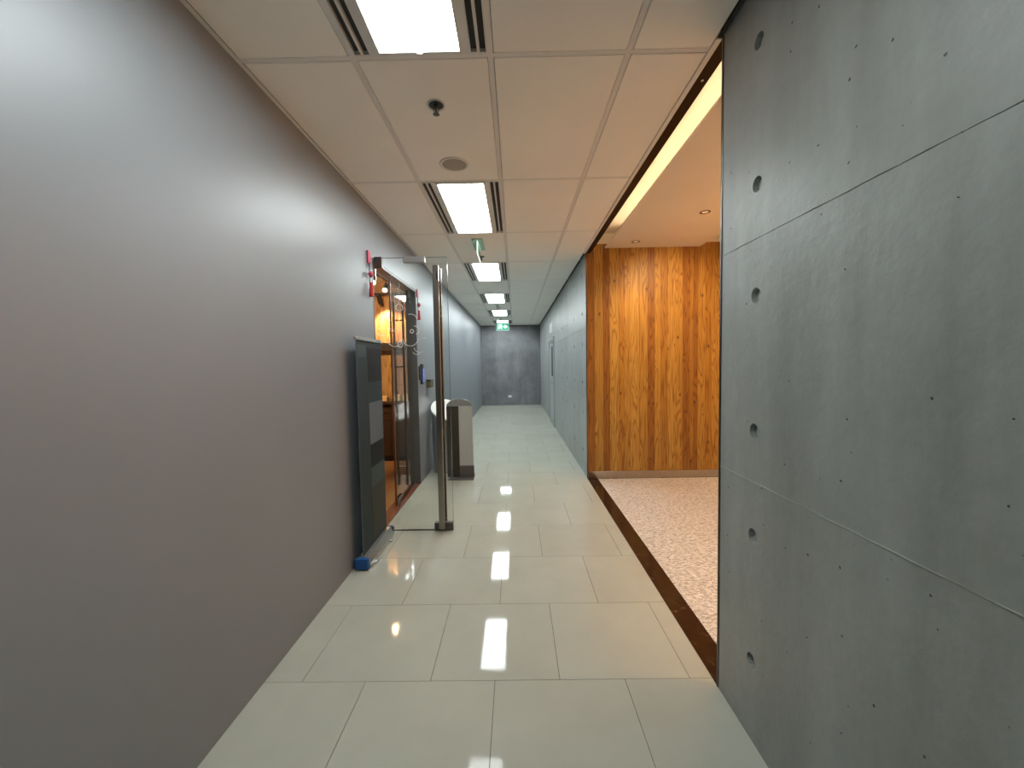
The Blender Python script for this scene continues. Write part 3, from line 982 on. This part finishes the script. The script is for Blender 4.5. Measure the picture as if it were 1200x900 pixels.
# white line decals on the open door
def arc(cx, cz, rad, a0, a1, w=0.0022, n=18):
    bm = nb()
    tube(bm, [(cx + rad * math.cos(a0 + (a1 - a0) * i / n), GY - 0.0075, cz + rad * math.sin(a0 + (a1 - a0) * i / n)) for i in range(n + 1)], w, 5)
    return bm
def gxz(px, py):
    # point of the glass plane, measured from the hinge side
    k = GY / 476.8
    return (px - 604.7) * k + 0.0125, CAM_Z + (424.5 - py) * k + (px - 604) * k * 0.016
pi = math.pi
for (px, py, rp, a0, a1, w) in ((469, 355, 4.0, 0, 2 * pi, .003), (463, 391, 9, pi, 2 * pi, .003), (481, 391, 9, pi, 2 * pi, .003), (469, 398, 3, 0, 2 * pi, .004),
                                (482, 371, 8, .3, 1.9, .0025), (486, 382, 5, -1.2, 1.6, .0035), (483, 383, 2, 0, 2 * pi, .004), (447, 379, 8, 3.6, 5.4, .002),
                                (454, 372, 5, .4, 1.9, .002), (460, 376, 6, 3.4, 5.0, .002), (492, 401, 7, 3.3, 5.2, .002), (497, 397, 6, 1.2, 2.4, .002), (488, 405, 5, 3.6, 5.6, .002),
                                (464, 322, 5, 1.0, 2.6, .0018), (466, 330, 4, -1.4, .6, .002), (457, 384, 5, .2, 1.8, .002)):
    x, z = gxz(px, py)
    obj('decal_stroke', arc(x, z, rp * GY / 476.8, a0, a1, w), 'decal', gp)
for (px, p0, p1) in ((469, 334, 351), (469, 359, 395), (464, 340, 372)):
    x, z0 = gxz(px, p0)
    _, z1 = gxz(px, p1)
    obj('decal_stroke', tube(nb(), [(x, GY - 0.0075, z0), (x, GY - 0.0075, z1)], 0.0016, 5), 'decal', gp)

# ---------------------------------------------------------------- far right door
d3 = sempty('door_3', (R, (DR0 + DR1) / 2, 0), 'grey metal door with dark vision slot in the far right wall')
obj('frame', B(R - 0.03, R + 0.002, DR0 - 0.06, DR0, 0.001, DRH + 0.06, 0.003), 'door_grey', d3)
obj('frame', B(R - 0.03, R + 0.002, DR1, DR1 + 0.06, 0.001, DRH + 0.06, 0.003), 'door_grey', d3)
obj('frame', B(R - 0.03, R + 0.002, DR0 + 0.0005, DR1 - 0.0005, DRH + 0.0005, DRH + 0.06, 0.003), 'door_grey', d3)
lf3 = obj('leaf', B(R - 0.012, R - 0.0005, DR0 + 0.004, DR1 - 0.004, 0.008, DRH - 0.004, 0.002), 'door_grey', d3)
obj('vision_panel', B(R - 0.015, R - 0.0125, DR0 + 0.18, DR0 + 0.55, 1.15, 1.85, 0.001), 'door_glass', lf3)
obj('closer', B(R - 0.07, R - 0.0125, DR0 + 0.12, DR0 + 0.40, DRH - 0.075, DRH - 0.02, 0.004), 'alu', lf3)
bm = tube(nb(), [(R - 0.013, DR0 + 0.08, 1.0), (R - 0.05, DR0 + 0.08, 1.0), (R - 0.05, DR0 + 0.20, 1.0)], 0.009, 8)
obj('lever', bm, 'steel', lf3)
obj('door_gap', B(R - 0.010, R - 0.0004, DR0 + 0.0005, DR0 + 0.0035, 0.008, DRH - 0.004), 'black', d3)
t = thing('wall_plaque', 'small pale square plaque on the concrete above the far grey door', 'plaque', (R, 9.95, 2.2))
obj('plate', B(R - 0.010, R - 0.0005, 9.55, 10.35, 2.19, 2.42, 0.002), 'white', t)
obj('panel', B(R - 0.012, R - 0.0102, 9.58, 10.32, 2.21, 2.40), 'fixture', t)

# socket on the end wall
t = thing('wall_socket', 'small white socket plate low on the end wall', 'socket', (-0.2, YE, 0.3))
obj('plate', B(-0.27, -0.15, YE - 0.009, YE - 0.0005, 0.27, 0.35, 0.002), 'white', t)
for dx in (-0.03, 0.03):
    obj('outlet', B(-0.21 + dx - 0.015, -0.21 + dx + 0.015, YE - 0.011, YE - 0.0092, 0.295, 0.325), 'fixture', t)

# ================================================================== THINGS BY THE LEFT WALL
# roll-up banner
bx = -1.125
t = thing('roll_up_banner', 'dark slate roll-up banner with blue end cap standing by the shop doorway', 'banner', (bx, 3.14, 0))
bs = obj('cassette', prism(nb(), [(bx - 0.055, 0.012), (bx + 0.055, 0.012), (bx + 0.055, 0.035), (bx + 0.03, 0.085), (bx - 0.03, 0.085), (bx - 0.055, 0.035)], 2.86, 3.42), 'alu', t)
# prism() extrudes along Y in the XZ plane
for ya, yb in ((2.828, 2.8598), (3.4202, 3.45)):
    obj('end_cap', B(bx - 0.052, bx + 0.052, ya, yb, 0.004, 0.088, 0.012, 3), 'blue', t)
for yf in (2.96, 3.32):
    obj('foot', B(bx - 0.065, bx + 0.075, yf - 0.02, yf + 0.02, 0.0005, 0.0118, 0.002), 'alu', t)
sh = obj('sheet', B(bx - 0.001, bx + 0.001, 2.875, 3.405, 0.086, 1.655), 'sheet', t)
for (ya, yb, za, zb, m) in ((2.89, 3.06, 1.53, 1.62, 'print_teal'), (3.09, 3.395, 1.34, 1.60, 'print_black'), (2.89, 3.395, 1.20, 1.335, 'sheet'),
                            (3.09, 3.395, 0.86, 1.18, 'print_grey'), (3.09, 3.395, 0.68, 0.855, 'print_black'), (3.09, 3.395, 0.52, 0.675, 'print_teal'), (3.09, 3.395, 0.12, 0.515, 'print_olive')):
    obj('printed_block', B(bx + 0.0011, bx + 0.0019, ya, yb, za, zb), m, sh)
obj('white_edge', B(bx - 0.0018, bx + 0.0022, 2.871, 2.8748, 0.086, 1.655), 'print_grey', sh)
obj('top_rail', B(bx - 0.010, bx + 0.010, 2.862, 3.415, 1.652, 1.675, 0.004), 'alu', t)
obj('pole', tube(nb(), [(bx - 0.03, 3.14, 0.08), (bx - 0.012, 3.14, 1.66)], 0.008, 8), 'alu', t)

# red tassel ornaments
def tassel(y, z1, label):
    x = L + 0.012
    t = thing('tassel_ornament', label, 'ornament', (x, y, z1 - 0.37), 'red hanging ornaments beside the shop doorway')
    obj('card', B(x - 0.010, x + 0.004, y - 0.028, y + 0.028, z1 - 0.10, z1, 0.004), 'pink', t)
    obj('cord', tube(nb(), [(x, y, z1 - 0.10), (x, y, z1 - 0.165)], 0.004, 6), 'navy', t)
    obj('bead', lathe(nb(), [(0.006, -0.215), (0.018, -0.205), (0.022, -0.19), (0.018, -0.175), (0.006, -0.165)], (x + 0.012, y, z1), 'Z', 14), 'pink', t, True)
    obj('cord', tube(nb(), [(x, y, z1 - 0.21), (x, y, z1 - 0.265)], 0.004, 6), 'navy', t)
    obj('tassel', lathe(nb(), [(0.006, -0.255), (0.014, -0.262), (0.012, -0.275), (0.020, -0.37), (0.012, -0.372)], (x + 0.010, y, z1), 'Z', 12), 'red', t)
tassel(3.372, 2.405, 'red tassel ornament on the near side of the shop doorway above the banner')
tassel(5.03, 2.39, 'red tassel ornament on the far side of the shop doorway')

# access reader pair
t = thing('access_reader', 'slim black access reader with blue lit screen beside the shop doorway', 'access reader', (L, 5.15, 1.22))
obj('housing', B(L + 0.0005, L + 0.03, 5.10, 5.19, 1.22, 1.475, 0.004), 'black', t)
obj('screen', B(L + 0.0302, L + 0.032, 5.108, 5.182, 1.25, 1.42), 'screen', t)
t = thing('door_intercom', 'narrow dark wall unit left of the blue screen reader', 'intercom', (L, 5.04, 1.28))
obj('housing', B(L + 0.0005, L + 0.022, 5.02, 5.07, 1.28, 1.45, 0.003), 'black', t)
obj('button', lathe(nb(), [(0.012, 0.0222), (0.012, 0.026)], (L, 5.045, 1.33), 'X', 14), 'steel', t)
t = thing('wall_box', 'small olive brown box on the wall between reader and bin', 'box', (L, 5.5, 1.16))
obj('body', B(L + 0.0005, L + 0.06, 5.42, 5.62, 1.16, 1.24, 0.004), 'olive', t)
obj('lid', B(L + 0.0005, L + 0.062, 5.418, 5.622, 1.2405, 1.27, 0.004), 'black', t)

# rounded grey bin with a slanting white top
cx, cyb, rb = -0.965, 5.60, 0.205
t = thing('litter_bin', 'tall rounded grey bin with slanting white top against the left wall', 'bin', (cx, cyb, 0))
bm = nb()
seg = 40
def cutz(x, y):
    return 0.83 - 0.42 * (x - cx) * 0.55 + 0.50 * (y - cyb)
rings = []
for k, rad in enumerate((rb * 0.93, rb * 0.95)):
    rings.append([bm.verts.new((cx + rad * math.cos(2 * pi * i / seg), cyb + rad * math.sin(2 * pi * i / seg), (0.012, 0.05)[k])) for i in range(seg)])
top = []
for i in range(seg):
    x, y = cx + rb * math.cos(2 * pi * i / seg), cyb + rb * math.sin(2 * pi * i / seg)
    top.append(bm.verts.new((x, y, cutz(x, y))))
rings.append(top)
for a, b in zip(rings, rings[1:]):
    for i in range(seg):
        bm.faces.new((a[i], a[(i + 1) % seg], b[(i + 1) % seg], b[i]))
bm.faces.new(rings[0][::-1])
bm.faces.new(top)
obj('body', bm, 'bin_grey', t, False)
bm = nb()
lo = [bm.verts.new((cx + (rb + 0.006) * math.cos(2 * pi * i / seg), cyb + (rb + 0.006) * math.sin(2 * pi * i / seg), 0)) for i in range(seg)]
hi = []
for v in lo:
    v.co.z = cutz(v.co.x, v.co.y) + 0.0006
    hi.append(bm.verts.new((v.co.x, v.co.y, v.co.z + 0.022)))
bm.faces.new(lo[::-1])
bm.faces.new(hi)
for i in range(seg):
    bm.faces.new((lo[i], lo[(i + 1) % seg], hi[(i + 1) % seg], hi[i]))
obj('slanted_top', bm, 'white', t)
obj('base_ring', lathe(nb(), [(rb * 0.96, 0.0005), (rb * 0.97, 0.011), (rb * 0.90, 0.0115)], (cx, cyb, 0), 'Z', 40), 'sign_foot', t)

# standing floor sign: dark left panel, pale right panel
t = thing('floor_sign', 'standing floor sign with dark left panel and pale right panel before the bin', 'sign', (-0.73, 5.2, 0))
fx0, fx1, fy = -0.895, -0.565, 5.20
obj('base', B(fx0 + 0.02, fx1 + 0.01, fy - 0.13, fy + 0.13, 0.0005, 0.012, 0.003), 'sign_foot', t)
obj('dark_panel', B(fx0, fx0 + 0.155, fy - 0.015, fy + 0.015, 0.0125, 0.93, 0.003), 'sign_dark', t)
pp = obj('pale_panel', B(fx0 + 0.156, fx1, fy - 0.014, fy + 0.014, 0.16, 0.93, 0.003), 'cream', t)
obj('foot_panel', B(fx0 + 0.156, fx1 + 0.01, fy - 0.015, fy + 0.015, 0.0125, 0.159, 0.003), 'sign_foot', t)
arcpts = [(fx0 + 0.165 + 0.165 * math.cos(a), 0.9305 + 0.09 * math.sin(a)) for a in [pi * i / 14 for i in range(15)]]
obj('rounded_head', prism(nb(), arcpts, fy - 0.014, fy + 0.014), 'bin_grey', t)
